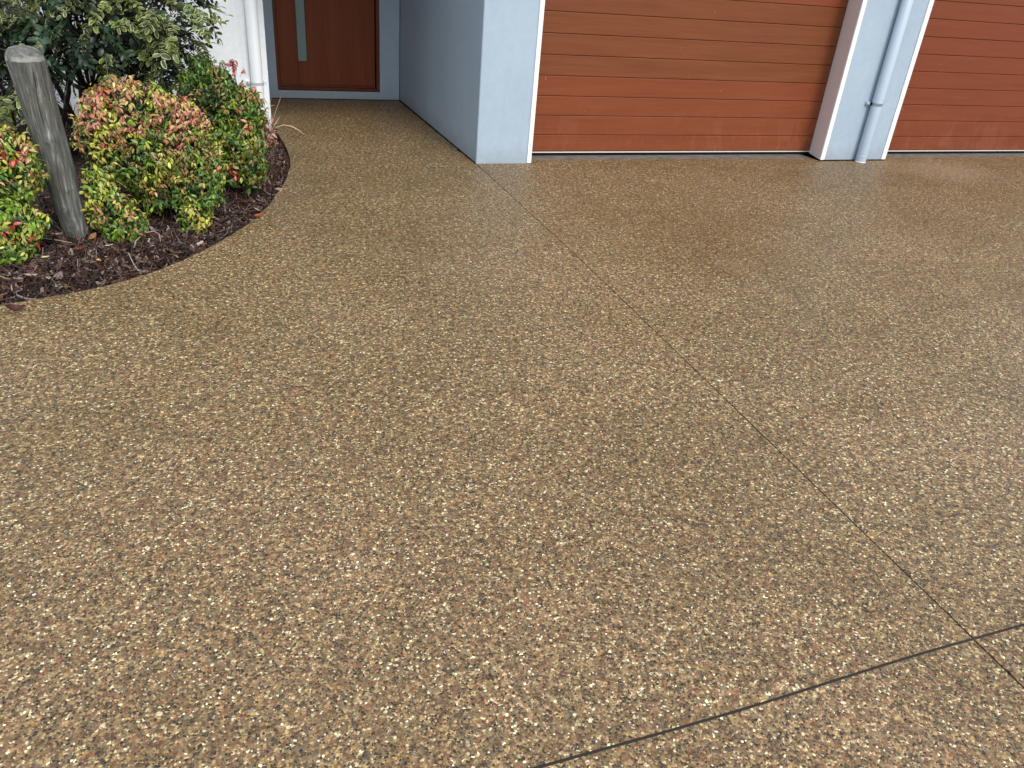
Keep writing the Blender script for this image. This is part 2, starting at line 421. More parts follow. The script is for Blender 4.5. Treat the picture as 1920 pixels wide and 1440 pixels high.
# sealant in the joints sits a few mm low; cut away where the garden bed is
bm.free()
def strip(name, pts, wdt, z0, z1, m):
    bm = bmesh.new(); n = len(pts)
    L, R = [], []
    for i, (x, y) in enumerate(pts):
        a = Vector(pts[max(i-1, 0)]); b = Vector(pts[min(i+1, n-1)]); d = (b-a).normalized(); p = Vector((-d.y, d.x))*wdt/2
        L.append((x+p.x, y+p.y)); R.append((x-p.x, y-p.y))
    prism(bm, L+R[::-1], z0, z1); return bm_obj(name, bm, m, drive)
strip('joint_seal', [(j1(y), y) for y in np.linspace(5.742, -6.9, 40)], .014, -.06, -.007, M['rubber'])
strip('joint_seal', [(x, j2y(x)) for x in np.linspace(-5.9, 9.5, 90)], .020, -.062, -.0035, M['rubber'])
strip('joint_seal', [(le_end[0]+.01, 5.645), (1.76, 5.645)], .010, -.058, -.004, M['slabside'])

# pebbles that stand a little proud of the slab close to the camera
def pebbles():
    sp = .0084
    xs = np.arange(-1.4, 3.6, sp); ys = np.arange(.35, 3.1, sp*.9)
    X, Y = np.meshgrid(xs, ys); X[1::2] += sp/2
    X = X.ravel()+rng.uniform(-.0027, .0027, X.size); Y = Y.ravel()+rng.uniform(-.0032, .0032, Y.size)
    D = np.sqrt(X**2+Y**2+2.25)
    keep = rng.random(X.size) < np.clip((2.95-D)/1.0, 0, .62)
    j = np.where(Y > 3.6, 1.7775, 1.7775-(3.6-Y)*.0195)
    jy = .906+(X-.506)*.0235
    keep &= (np.abs(X-j) > .007) & (np.abs(Y-jy) > .0095)
    # frustum limits (a step of margin each side)
    keep &= (X < 1.75+Y*1.0) & (X > -.75-Y*.35)
    X, Y = X[keep], Y[keep]; n = len(X)
    k = 7
    base = rng.lognormal(0, .26, n)*.0033; base = np.clip(base, .0026, .0085)
    asp = rng.uniform(.58, 1, n); rot = rng.uniform(0, 2*np.pi, n); hgt = rng.uniform(.0002, .0013, n)
    th = np.linspace(0, 2*np.pi, k, endpoint=False)[None, :]+rng.uniform(-.22, .22, (n, k))
    rr = rng.uniform(.82, 1.12, (n, k))
    def ring(s, z):
        a = np.cos(th)*rr*base[:, None]*s; b = np.sin(th)*rr*(base*asp)[:, None]*s
        return np.stack([X[:, None]+a*np.cos(rot)[:, None]-b*np.sin(rot)[:, None], Y[:, None]+a*np.sin(rot)[:, None]+b*np.cos(rot)[:, None], np.broadcast_to(z[:, None], a.shape)], -1)
    V = np.concatenate([ring(1, -.0012+0*hgt), ring(.82, hgt*.75), ring(.45, hgt)], 1)
    T = []
    for a, b in ((0, k), (k, 2*k)):
        for i in range(k):
            T += [(a+i, a+(i+1) % k, b+(i+1) % k), (a+i, b+(i+1) % k, b+i)]
    T += [(2*k, 2*k+i, 2*k+i+1) for i in range(1, k-1)]
    T = np.array(T); nt_ = len(T)
    TT = (T[None]+np.arange(n)[:, None, None]*3*k).reshape(-1, 3)
    ci = rng.choice(len(PEB), n, p=np.array(PEBW)/sum(PEBW)); col = np.array(PEB)[ci]*rng.uniform(.8, 1.25, (n, 1))
    me = np_mesh('pebbles', V.reshape(-1, 3), TT, np.repeat(col, nt_, 0))
    o = mesh_obj('pebble', me, M['pebble'], drive); o['kind'] = 'stuff'
    print('pebbles', n)
pebbles()

# garden bed
def mulch_z(x, y, d):   # d = distance inside the edge
    return -.030+.075*(1-math.exp(-max(d, 0)/.22))+.010*mnoise.noise(Vector((x*5, y*5, 0)))
EDGEV = [Vector((x, y)) for x, y in edge]
def edge_dist(x, y):
    p = Vector((x, y)); best = 9
    for a, b in zip(EDGEV, EDGEV[1:]):
        ab = b-a; t = max(0, min(1, (p-a).dot(ab)/max(ab.length_squared, 1e-9)))
        best = min(best, (p-(a+ab*t)).length)
    return best
def inside_bed(x, y):
    if y > 7.03 or x < -6: return False
    c = False; poly = edge+[(-6, 6.98)]
    j = len(poly)-1
    for i in range(len(poly)):
        if (poly[i][1] > y) != (poly[j][1] > y) and x < (poly[j][0]-poly[i][0])*(y-poly[i][1])/(poly[j][1]-poly[i][1])+poly[i][0]: c = not c
        j = i
    return c
def bed():
    bm = bmesh.new(); V = {}
    xs = list(np.arange(-6, -2, .5))+list(np.arange(-2, .50, .05)); ys = np.arange(2.8, 7.06, .05)
    for i, x in enumerate(xs):
        for j, y in enumerate(ys):
            inn = inside_bed(x, y); d = edge_dist(x, y)
            if inn or d < .09:
                V[i, j] = bm.verts.new((x, y, mulch_z(x, y, d)-.014 if inn else -.055-min(d, .04)*.6))
    for (i, j) in list(V):
        q = [(i, j), (i+1, j), (i+1, j+1), (i, j+1)]
        if all(k in V for k in q): bm.faces.new([V[k] for k in q])
    o = bm_obj('garden_bed', bm, M['soil'], None, True); tag(o, 'dark soil of the curved garden bed beside the driveway', None, None, 'structure'); return o
bedo = bed()

# ------------------------------------------------------------------ mulch chips
def chip_template(n, L, W, T, curl, twist):
    """bent strip of bark with thickness; 4 stations"""
    st = 4; V = []; wob = rng.uniform(.55, 1.15, st); wob[0] *= .55; wob[-1] *= .45
    for i in range(st):
        t = i/(st-1)-.5; a = curl*t; x = L*t; z = curl*L*(t*t)*1.2; tw = twist*t; off = rng.uniform(-.12, .12)*W
        for sy, sz in ((-1, 0), (1, 0), (1, 1), (-1, 1)):
            y = sy*W/2*wob[i]+off; zz = sz*T
            V.append((x, y*math.cos(tw)-zz*math.sin(tw), z+y*math.sin(tw)+zz*math.cos(tw)))
    F = []
    for i in range(st-1):
        for k in range(4):
            a, b = i*4+k, i*4+(k+1) % 4; F += [(a, b, b+4), (a, b+4, a+4)]
    F += [(0, 2, 1), (0, 3, 2), (12, 13, 14), (12, 14, 15)]
    return np.array(V), np.array(F)
CHIPC = np.array([(.022, .012, .009), (.040, .021, .015), (.075, .040, .030), (.012, .008, .006), (.13, .082, .066), (.095, .036, .022), (.18, .135, .115), (.32, .27, .235), (.26, .16, .085)])
CHIPW = np.array([.22, .21, .15, .17, .09, .06, .06, .025, .015])
chips = [chip_template(4, L*1.1, W*.78, T, c, t) for L, W, T, c, t in
         [(.045, .011, .003, .4, .5), (.030, .013, .004, .1, .3), (.060, .007, .002, .7, 1.2), (.022, .009, .004, 0, 0), (.075, .005, .002, -.5, 1.5), (.038, .018, .003, .5, .6),
          (.052, .015, .0025, -.4, .9), (.090, .004, .002, 1.0, .5), (.034, .008, .003, .8, -.8), (.028, .020, .002, .9, .4)]]
def rand_rot(flat=.45):
    e = Matrix.Rotation(random.uniform(0, 2*math.pi), 3, 'Z') @ Matrix.Rotation(random.gauss(0, flat), 3, 'Y') @ Matrix.Rotation(random.gauss(0, flat), 3, 'X')
    return np.array(e)
def mulch():
    VV, FF, CC = [], [], []; nv = 0; cnt = 0
    while cnt < 14500:
        q = random.random()
        if q < .50: x, y = random.uniform(-1.35, .0), random.uniform(3.4, 4.7)
        elif q < .72: x, y = random.uniform(-.1, .42), random.uniform(4.4, 7.0)
        else: x, y = random.uniform(-1.7, .42), random.uniform(3.4, 7.0)
        if not inside_bed(x, y): continue
        d = edge_dist(x, y)
        if d < .012: continue
        V, F = random.choice(chips); s = random.uniform(.5, 1.65)
        if d < .035: s *= .5
        lay = random.random()
        z = mulch_z(x, y, d)-.008+.016*lay
        if d < .03: z = -.012+.008*lay
        W = (V*s)@rand_rot(.32 if lay < .7 else .5).T+np.array((x, y, z))
        VV.append(W); FF.append(F+nv); nv += len(V)
        c = CHIPC[rng.choice(len(CHIPC), p=CHIPW/CHIPW.sum())]*random.uniform(.7, 1.4)
        CC.append(np.repeat(c[None], len(F), 0)*rng.uniform(.85, 1.15, (len(F), 1))); cnt += 1
    o = mesh_obj('bark_mulch', np_mesh('bark_mulch', np.vstack(VV), np.vstack(FF), np.vstack(CC), False), M['chip'])
    tag(o, 'shredded dark brown bark mulch filling the curved garden bed', 'mulch', None, 'stuff')
    # the larger pieces on top, one by one
    lib = []
    for k in range(18):
        L = random.uniform(.045, .085); W_ = random.uniform(.008, .022)
        if k % 4 == 0: L, W_ = random.uniform(.05, .08), random.uniform(.020, .030)
        V, F = chip_template(4, L, W_, random.uniform(.002, .004), random.uniform(-.5, .9), random.uniform(-1.1, 1.1))
        c = CHIPC[random.choice([1, 2, 2, 2, 4, 4, 5, 5, 6, 6, 7])]*random.uniform(.8, 1.3)
        me = np_mesh('bark_chip', V, F, np.repeat(c[None], len(F), 0)*rng.uniform(.85, 1.15, (len(F), 1)), False); me.materials.append(M['chip']); lib.append(me)
    n = 0
    while n < 300:
        x, y = (random.uniform(-1.15, .1), random.uniform(3.45, 4.6)) if random.random() < .8 else (random.uniform(-.1, .4), random.uniform(4.4, 6.6))
        if not inside_bed(x, y): continue
        d = edge_dist(x, y)
        if d < .045: continue
        o = mesh_obj('bark_chip', random.choice(lib), None, bedo, False)
        o.location = (x, y, mulch_z(x, y, d)+.010); o.rotation_euler = (random.gauss(0, .25), random.gauss(0, .18), random.uniform(0, 6.28)); s = random.uniform(.6, 1.0); o.scale = (s, s, s); n += 1
mulch()

# ------------------------------------------------------------------ house
house = empty('house', (3.5, 7, 0)); tag(house, 'rendered house front in pale blue grey with timber garage doors and recessed entry', 'house')
H = 2.95
def wallobj(pts, z0=.0, z1=H, m='wall', name='wall', label=None):
    bm = bmesh.new(); prism(bm, pts, z0, z1)
    es = [e for e in bm.edges if abs(e.verts[0].co.z-e.verts[1].co.z) > .1]
    bmesh.ops.bevel(bm, geom=es, offset=.004, segments=2, affect='EDGES')
    o = bm_obj(name, bm, M[m], house)
    if label: o['label'] = label
    return o
ZB = .0
# pillar and side wall of the entry (one L-shaped leg), base held a little off the paving
wallobj([(1.775, FAC), (2.2235, FAC), (2.2235, 6.10), (1.97, 6.10), (1.97, 8.50), (1.690, 8.50)], .006, H)
# plinth strip along the foot
bm = bmesh.new(); prism(bm, [(1.773, FAC-.006), (2.186, FAC-.006), (2.186, FAC-.0005), (1.779, FAC-.0005)], .001, .024, .001); bm_obj('plinth', bm, M['wall'], house)
# pillar between the garage doors
wallobj([(4.997, FAC), (5.730, FAC), (5.730, 6.10), (5.062, 6.10), (5.062, 5.99)], .010, H)
bm = bmesh.new(); prism(bm, [(4.9945, FAC), (4.9975, FAC), (5.0625, 5.982), (5.0575, 5.982)], .012, 2.26); bm_obj('jamb', bm, M['jamb'], house)
# wall right of the second door, headers, back
wallobj([(8.75, FAC), (9.6, FAC), (9.6, 6.10), (8.75, 6.10)], -.1, H)
wallobj([(2.2235, FAC), (4.997, FAC), (4.997, 6.10), (2.2235, 6.10)], 2.27, H)
wallobj([(5.730, FAC), (8.75, FAC), (8.75, 6.10), (5.730, 6.10)], 2.27, H)
wallobj([(9.35, 6.10), (9.6, 6.10), (9.6, 13), (9.35, 13)], -.1, H)
wallobj([(-5.0, 12.75), (9.35, 12.75), (9.35, 13), (-5.0, 13)], -.1, H)
# door wall: left of the door, right of it, above, and the step under it
DY = 8.243
wallobj([(.10, DY), (.497, DY), (.497, DY+.25), (.10, DY+.25)], .006, H)
wallobj([(1.492, DY), (1.6895, DY), (1.6895, DY+.25), (1.492, DY+.25)], .006, H)
wallobj([(.497, DY), (1.492, DY), (1.492, DY+.25), (.497, DY+.25)], 2.22, H)
wallobj([(.497, DY), (1.492, DY), (1.492, DY+.25), (.497, DY+.25)], .006, .078)
# white wall left of the entry and its return
wallobj([(-5, 7.04), (.354, 7.04), (.354, DY-.001), (.10, DY-.001), (.10, 7.29), (-5, 7.29)], -.05, H, 'white_wall')
wallobj([(-5, 7.29), (-4.75, 7.29), (-4.75, 12.75), (-5, 12.75)], -.1, H)
# unseen porch cover, set low and dark to shade the entry; roof, fascia
bm = bmesh.new(); box(bm, .36, 1.688, 6.005, 8.24, 2.22, 2.26); bm_obj('shade_soffit', bm, M['shade_soffit'], house)
bm = bmesh.new(); box(bm, .36, 1.77, 5.75, 6.0, 2.16, H); bm_obj('shade_beam', bm, M['wall'], house)  # out of view; its drop is set to darken the recess
bm = bmesh.new()
rp = [(.30, 5.35), (10, 5.35), (10, 13.4), (.30, 13.4)]
vb = [bm.verts.new((x, y, H+.03)) for x, y in rp]; vr = [bm.verts.new((4.2, 9.4, H+1.4)), bm.verts.new((6.1, 9.4, H+1.4))]
bm.faces.new(vb[::-1]); bm.faces.new((vb[0], vb[1], vr[1], vr[0])); bm.faces.new((vb[1], vb[2], vr[1])); bm.faces.new((vb[2], vb[3], vr[0], vr[1])); bm.faces.new((vb[3], vb[0], vr[0]))
bm_obj('roof', bm, M['roof'], house)
bm = bmesh.new(); lo = [bm.verts.new(p) for p in ((-5.3, 6.85, H+.02), (.29, 6.85, H+.02), (.29, 13.3, H+.02), (-5.3, 13.3, H+.02))]
hi = [bm.verts.new(p) for p in ((-5.3, 6.85, H+.10), (.29, 6.85, H+.10), (.29, 13.3, H+.8), (-5.3, 13.3, H+.8))]
bm.faces.new(lo[::-1]); bm.faces.new(hi)
for i in range(4): bm.faces.new((lo[i], lo[(i+1) % 4], hi[(i+1) % 4], hi[i]))
bm_obj('roof', bm, M['roof'], house)
bm = bmesh.new(); box(bm, .30, 10, 5.25, 5.345, H-.06, H+.09, .01); bm_obj('gutter', bm, M['white'], house)
bm = bmesh.new(); box(bm, -5.3, .285, 6.75, 6.845, H-.02, H+.11, .01); bm_obj('gutter', bm, M['white'], house)

# white trims beside the openings
for (xa, xb, yo, z0) in ((2.188, 2.2232, FAC, .004), (4.996, 5.038, FAC, .010), (5.682, 5.729, FAC, .012)):
    bm = bmesh.new(); box(bm, xa, xb, yo-.009, yo-.0006, z0, 2.30, .0012); bm_obj('trim', bm, M['white'], house)
for xa, xb in ((2.2240, 4.9935), (5.731, 8.75)):
    bm = bmesh.new(); box(bm, xa, xb, FAC-.009, FAC-.0006, 2.262, 2.30, .0012); bm_obj('trim', bm, M['white'], house)
# thresholds of grey concrete under the doors
for xa, xb in ((2.226, 4.995), (5.732, 8.75)):
    bm = bmesh.new(); box(bm, xa+.003, xb-.003, FAC+.06, 6.6, -.10, -.002, .004)
    bmesh.ops.subdivide_edges(bm, edges=[e for e in bm.edges if abs(e.verts[0].co.x-e.verts[1].co.x) > 1], cuts=40)
    for v in bm.verts:
        if v.co.z > -.05 and v.co.y < 5.8: v.co.y += .006*mnoise.noise(Vector((v.co.x*7, 0, 1))); v.co.z += .003*mnoise.noise(Vector((v.co.x*5, 3, 1)))
    bm_obj('threshold', bm, M['concrete'], house)

def garage_door(x0, x1, zt, mats, label):
    bm = bmesh.new(); box(bm, x0, x1, 6.008, 6.03, .03, 2.40); d = bm_obj('garage_door', bm, M['dark'], house); d['label'] = label
    for i, (z0, z1) in enumerate(zip(zt, zt[1:])):
        bm = bmesh.new(); box(bm, x0, x1, 5.983, 6.0075, z0+.0015, z1-.0015, .0040, 2)
        bm_obj('slat', bm, mats[min(i, len(mats)-1)], d)
    bm = bmesh.new(); box(bm, x0, x1, 5.978, 5.9815, .024, .033); bm_obj('bottom_seal', bm, M['alu'], d)
    bm = bmesh.new(); box(bm, x0, x1, 5.985, 6.006, .008, .0235); bm_obj('weather_strip', bm, M['dark'], d)
R_, B_ = M['slat_red'], M['slat_brown']
zl = [.034, .166, .318, .467, .618]+[.618+.1517*k for k in range(1, 12)]
garage_door(2.20, 5.0565, zl, [R_]*4+[B_]*4+[R_]*12, 'left garage door, lower boards red brown and the middle section faded browner')
zr = [.034]+[.164+.1462*k for k in range(0, 16)]
garage_door(5.70, 8.80, zr, [M['slat_r2']], 'right garage door with even red brown boards')

# entry door
bm = bmesh.new()
box(bm, .499, .526, DY+.02, DY+.16, .082, 2.20, .002); box(bm, 1.462, 1.490, DY+.02, DY+.16, .082, 2.20, .002)
box(bm, .5265, 1.4615, DY+.02, DY+.16, 2.165, 2.20, .002); box(bm, .5265, 1.4615, DY+.02, DY+.16, .082, .104, .002)
ed = bm_obj('entry_door', bm, M['door_dark'], house); ed['label'] = 'timber front door with a narrow frosted glass strip'
bm = bmesh.new(); y0, y1 = DY+.055, DY+.095
for a in ((.530, .704, .125, 2.16), (.800, 1.452, .125, 2.16), (.7045, .7995, .125, .333), (.7045, .7995, 1.95, 2.16)):
    box(bm, a[0], a[1], y0, y1, a[2], a[3], .0015)
bm_obj('door_leaf', bm, M['door'], ed)
bm = bmesh.new(); box(bm, .7105, .7935, DY+.066, DY+.076, .339, 1.945); bm_obj('glass_pane', bm, M['glass'], ed)
bm = bmesh.new()
for a in ((.7047, .7100, .3335, 1.9495), (.7940, .7993, .3335, 1.9495), (.7103, .7937, .3335, .3385), (.7103, .7937, 1.9455, 1.9495)):
    box(bm, a[0], a[1], DY+.051, DY+.085, a[2], a[3])
bm_obj('glazing_bead', bm, M['door_dark'], ed)
bm = bmesh.new(); box(bm, .530, 1.452, DY+.047, DY+.100, .1045, .1235, .003); bm_obj('weather_bar', bm, M['door_dark'], ed)
bm = bmesh.new(); box(bm, .50, 1.489, DY-.003, DY+.05, .079, .0815); bm_obj('door_sill', bm, M['door_dark'], ed)
# dark rubber line along the foot of the entry walls
ys = np.linspace(5.752, 8.236, 140)
fx = lambda y: 1.7745-(y-5.75)*.0342
out_ = [(fx(y)-.006-.016*max(0, mnoise.noise(Vector((y*9, 0, 2))))-.006*abs(mnoise.noise(Vector((y*60, 0, 2)))), y) for y in ys]
bm = bmesh.new(); prism(bm, out_+[(fx(ys[-1]), ys[-1]), (fx(ys[0]), ys[0])], -.05, .0035); bm_obj('sealant', bm, M['dark'], house)
bm = bmesh.new(); box(bm, .36, 1.683, 8.2385, 8.2445, -.05, .0035); bm_obj('sealant', bm, M['dark'], house)

def downpipe(x, y, r, z0, m, zb, ear, ypl, label):
    bm = bmesh.new(); tube(bm, [(x, y, z0), (x, y, z0+.004), (x, y, 2.9)], [r, r, r], 32); d = bm_obj('downpipe', bm, m, house, True); d['label'] = label
    bm = bmesh.new()     # saddle strap: a band round the front of the pipe with an ear screwed to the wall
    n = 20; R = r+.0025; ringv = []
    for k in range(n+1):
        a = math.pi+math.pi*k/n
        ringv.append((x+math.cos(a)*R, y+math.sin(a)*R))
    pts = [(x-R, ypl)]+ringv+[(x+R, ypl)]
    for z in (zb,):
        vi = [[bm.verts.new((px, py, z-.011)) for px, py in pts], [bm.verts.new((px, py, z+.011)) for px, py in pts]]
        for k in range(len(pts)-1): bm.faces.new((vi[0][k], vi[0][k+1], vi[1][k+1], vi[1][k]))
    bmesh.ops.solidify(bm, geom=bm.faces[:], thickness=.003)
    box(bm, x-R-.036, x-R, ypl-.024, ypl-.0008, zb-.013, zb+.013, .003)
    if ear: box(bm, x+R, x+R+.034, ypl-.004, ypl-.0008, zb-.012, zb+.012, .001)
    bk = bm_obj('bracket', bm, m, d)
    bm = bmesh.new(); tube(bm, [(x-R-.024, ypl-.0235, zb), (x-R-.024, ypl-.029, zb), (x-R-.024, ypl-.031, zb)], [.007, .007, .004], 10)
    bm_obj('screw', bm, M['steel'], d)
    return d
dp = downpipe(5.405, FAC-.052, .047, .012, M['pipe'], .505, False, FAC, 'blue grey downpipe between the garage doors')
bm = bmesh.new(); tube(bm, [(5.405, FAC-.052, .001), (5.405, FAC-.052, .0115)], [.0475, .047], 32); bm_obj('pipe_end', bm, M['white'], dp, True)
bm = bmesh.new(); tube(bm, [(5.405, FAC-.052, .052), (5.405, FAC-.052, .056), (5.405, FAC-.052, .060)], [.0475, .0490, .0475], 32); bm_obj('collar', bm, M['pipe'], dp, True)
downpipe(.262, 7.04-.058, .047, .02, M['white_pipe'], .345, True, 7.04, 'white downpipe at the corner of the white wall')

# ------------------------------------------------------------------ timber post
def post():
    bx, by = -.766, 4.27; tx, ty, tz = -.822, 4.205, .880
    o = empty('timber_post', (bx, by, 0)); tag(o, 'thick weathered grey round timber post standing in the mulch among the bushes', 'post')
    def surf(z, a):
        t = z/tz; c = Vector((bx+(tx-bx)*t, by+(ty-by)*t, z)); r = .0625+.0155*t
        r += .0016*mnoise.noise(Vector((math.cos(a)*7, math.sin(a)*7, z*1.3)))*2+.0012*mnoise.noise(Vector((math.cos(a)*22, math.sin(a)*22, z*2.2)))
        # drying cracks
        for ca, z0, z1, dp_ in ((-1.05, .18, .80, .006), (-.55, .35, .84, .004), (-1.9, .45, .84, .0045), (-2.4, .1, .5, .004), (-1.45, .5, .84, .003)):
            da = (a-ca-.10*math.sin(z*6+ca)+math.pi) % (2*math.pi)-math.pi
            if z0 < z < z1: r -= dp_*math.exp(-(da/.035)**2)*min(1, (z-z0)*12, (z1+.02-z)*12)
        # knots
        for ka, kz in ((-1.35, .545), (-1.75, .20), (-1.2, .30)):
            da = (a-ka+math.pi) % (2*math.pi)-math.pi
            r += .005*math.exp(-(da*r/.03)**2-((z-kz)/.018)**2)
        return c, r
    n = 120
    bm = bmesh.new(); prev = None
    for z in list(np.linspace(-.06, tz, 80)):
        ring = []
        for k in range(n):
            a = 2*math.pi*k/n; c, r = surf(max(z, 0), a); ring.append(bm.verts.new((c.x+math.cos(a)*r, c.y+math.sin(a)*r, z)))
        if prev:
            for k in range(n): bm.faces.new((prev[k], prev[(k+1) % n], ring[(k+1) % n], ring[k]))
        prev = ring
    bm_obj('shaft', bm, M['post'], o, True)
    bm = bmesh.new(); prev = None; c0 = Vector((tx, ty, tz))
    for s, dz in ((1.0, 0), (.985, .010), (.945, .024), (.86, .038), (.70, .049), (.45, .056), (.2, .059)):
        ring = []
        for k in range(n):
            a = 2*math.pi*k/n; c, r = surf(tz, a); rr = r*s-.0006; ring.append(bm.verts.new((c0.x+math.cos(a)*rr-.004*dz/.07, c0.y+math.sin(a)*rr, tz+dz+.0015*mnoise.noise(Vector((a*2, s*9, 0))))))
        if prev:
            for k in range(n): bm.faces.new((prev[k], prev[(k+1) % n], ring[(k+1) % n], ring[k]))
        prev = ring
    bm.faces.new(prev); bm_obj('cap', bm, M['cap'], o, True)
post()

# ------------------------------------------------------------------ foliage
PAL = {
 'peach': [(.54, .24, .16), (.58, .36, .22), (.52, .20, .13), (.60, .45, .26), (.46, .20, .11), (.52, .42, .16)],
 'red': [(.42, .055, .045), (.50, .10, .075), (.33, .045, .035)],
 'yellow': [(.46, .48, .07), (.54, .52, .11), (.36, .44, .05), (.48, .44, .12)],
 'lime': [(.20, .32, .035), (.28, .38, .05), (.15, .27, .03)],
 'green': [(.075, .155, .022), (.10, .19, .026), (.055, .125, .022), (.13, .20, .038)],
 'olive': [(.19, .19, .035), (.24, .21, .05), (.14, .16, .03), (.26, .17, .05)],
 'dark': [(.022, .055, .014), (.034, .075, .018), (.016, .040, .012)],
}
def leaflet(L, W, droop, fold):
    """8 triangles; along +X from the origin, top side +Z"""
    st = [(0, 0), (.28, .46), (.62, .50), (1, 0)]
    V = [(0, 0, 0)]
    for t, wd in st[1:3]:
        z = -droop*L*t*t
        V += [(L*t, -W*wd, z+fold*W), (L*t, 0, z), (L*t, W*wd, z+fold*W)]
    V.append((L, 0, -droop*L))
    F = [(0, 1, 2), (0, 2, 3), (1, 4, 5), (1, 5, 2), (2, 5, 6), (2, 6, 3), (4, 7, 5), (5, 7, 6)]
    return np.array(V), np.array(F)
def rmat(az, tilt):
    return np.array(Matrix.Rotation(az, 3, 'Z') @ Matrix.Rotation(tilt, 3, 'Y'))
def nandina_template(cls, size=1.0):
    VV, FF, CC = [], [], []; nv = 0; base = random.choice(PAL[cls]); k = random.randint(6, 9)
    for i in range(k):
        L = random.uniform(.022, .034)*size; W = L*random.uniform(.38, .48)
        V, F = leaflet(L, W, random.uniform(.10, .40), random.uniform(.10, .35))
        az = 2*math.pi*i/k+random.uniform(-.4, .4); tilt = random.uniform(.35, 1.15)
        if i == 0: tilt = -.6
        V = V+np.array((.006, 0, 0)); V = V@np.array(Matrix.Rotation(random.uniform(-.5, .5), 3, 'X')).T
        V = V@rmat(az, tilt).T; V[:, 2] += random.uniform(-.014, .010)*size
        b = np.array(random.choice(PAL[cls]) if random.random() < .5 else base)*random.uniform(.78, 1.22)
        c = np.repeat(b[None], 8, 0)
        if cls in ('peach', 'yellow', 'olive') and random.random() < .45: c[4:] = c[4:]*np.array((1.0, .75, .8))
        if cls == 'peach' and random.random() < .35: c[:4] = c[:4]*.5+np.array((.22, .20, .07))
        VV.append(V); FF.append(F+nv); nv += 8; CC.append(c)
    # stalk
    s = .0013; h = -.07*size
    V = np.array([(s, 0, 0), (-s*.5, s*.87, 0), (-s*.5, -s*.87, 0), (s, 0, h), (-s*.5, s*.87, h), (-s*.5, -s*.87, h)])
    F = np.array([(0, 1, 4), (0, 4, 3), (1, 2, 5), (1, 5, 4), (2, 0, 3), (2, 3, 5)])
    VV.append(V); FF.append(F+nv); CC.append(np.repeat(np.array([[.12, .05, .03]]), 6, 0))
    return np.vstack(VV), np.vstack(FF), np.vstack(CC)
NAN = {c: [nandina_template(c) for _ in range(7)] for c in PAL}
NANM = {}
def nan_mesh(c, i):
    if (c, i) not in NANM:
        V, F, K = NAN[c][i]; me = np_mesh('leaf', V, F, K); me.materials.append(M['leaf']); NANM[c, i] = me
    return NANM[c, i]
def axis_rot(ax, spin):
    ax = Vector(ax).normalized(); q = Vector((0, 0, 1)).rotation_difference(ax)
    return q.to_matrix() @ Matrix.Rotation(spin, 3, 'Z')
def pick(wts):
    r = random.random()*sum(wts.values())
    for k, v in wts.items():
        r -= v
        if r <= 0: return k
    return k
CAMP = Vector((0, 0, 1.5))
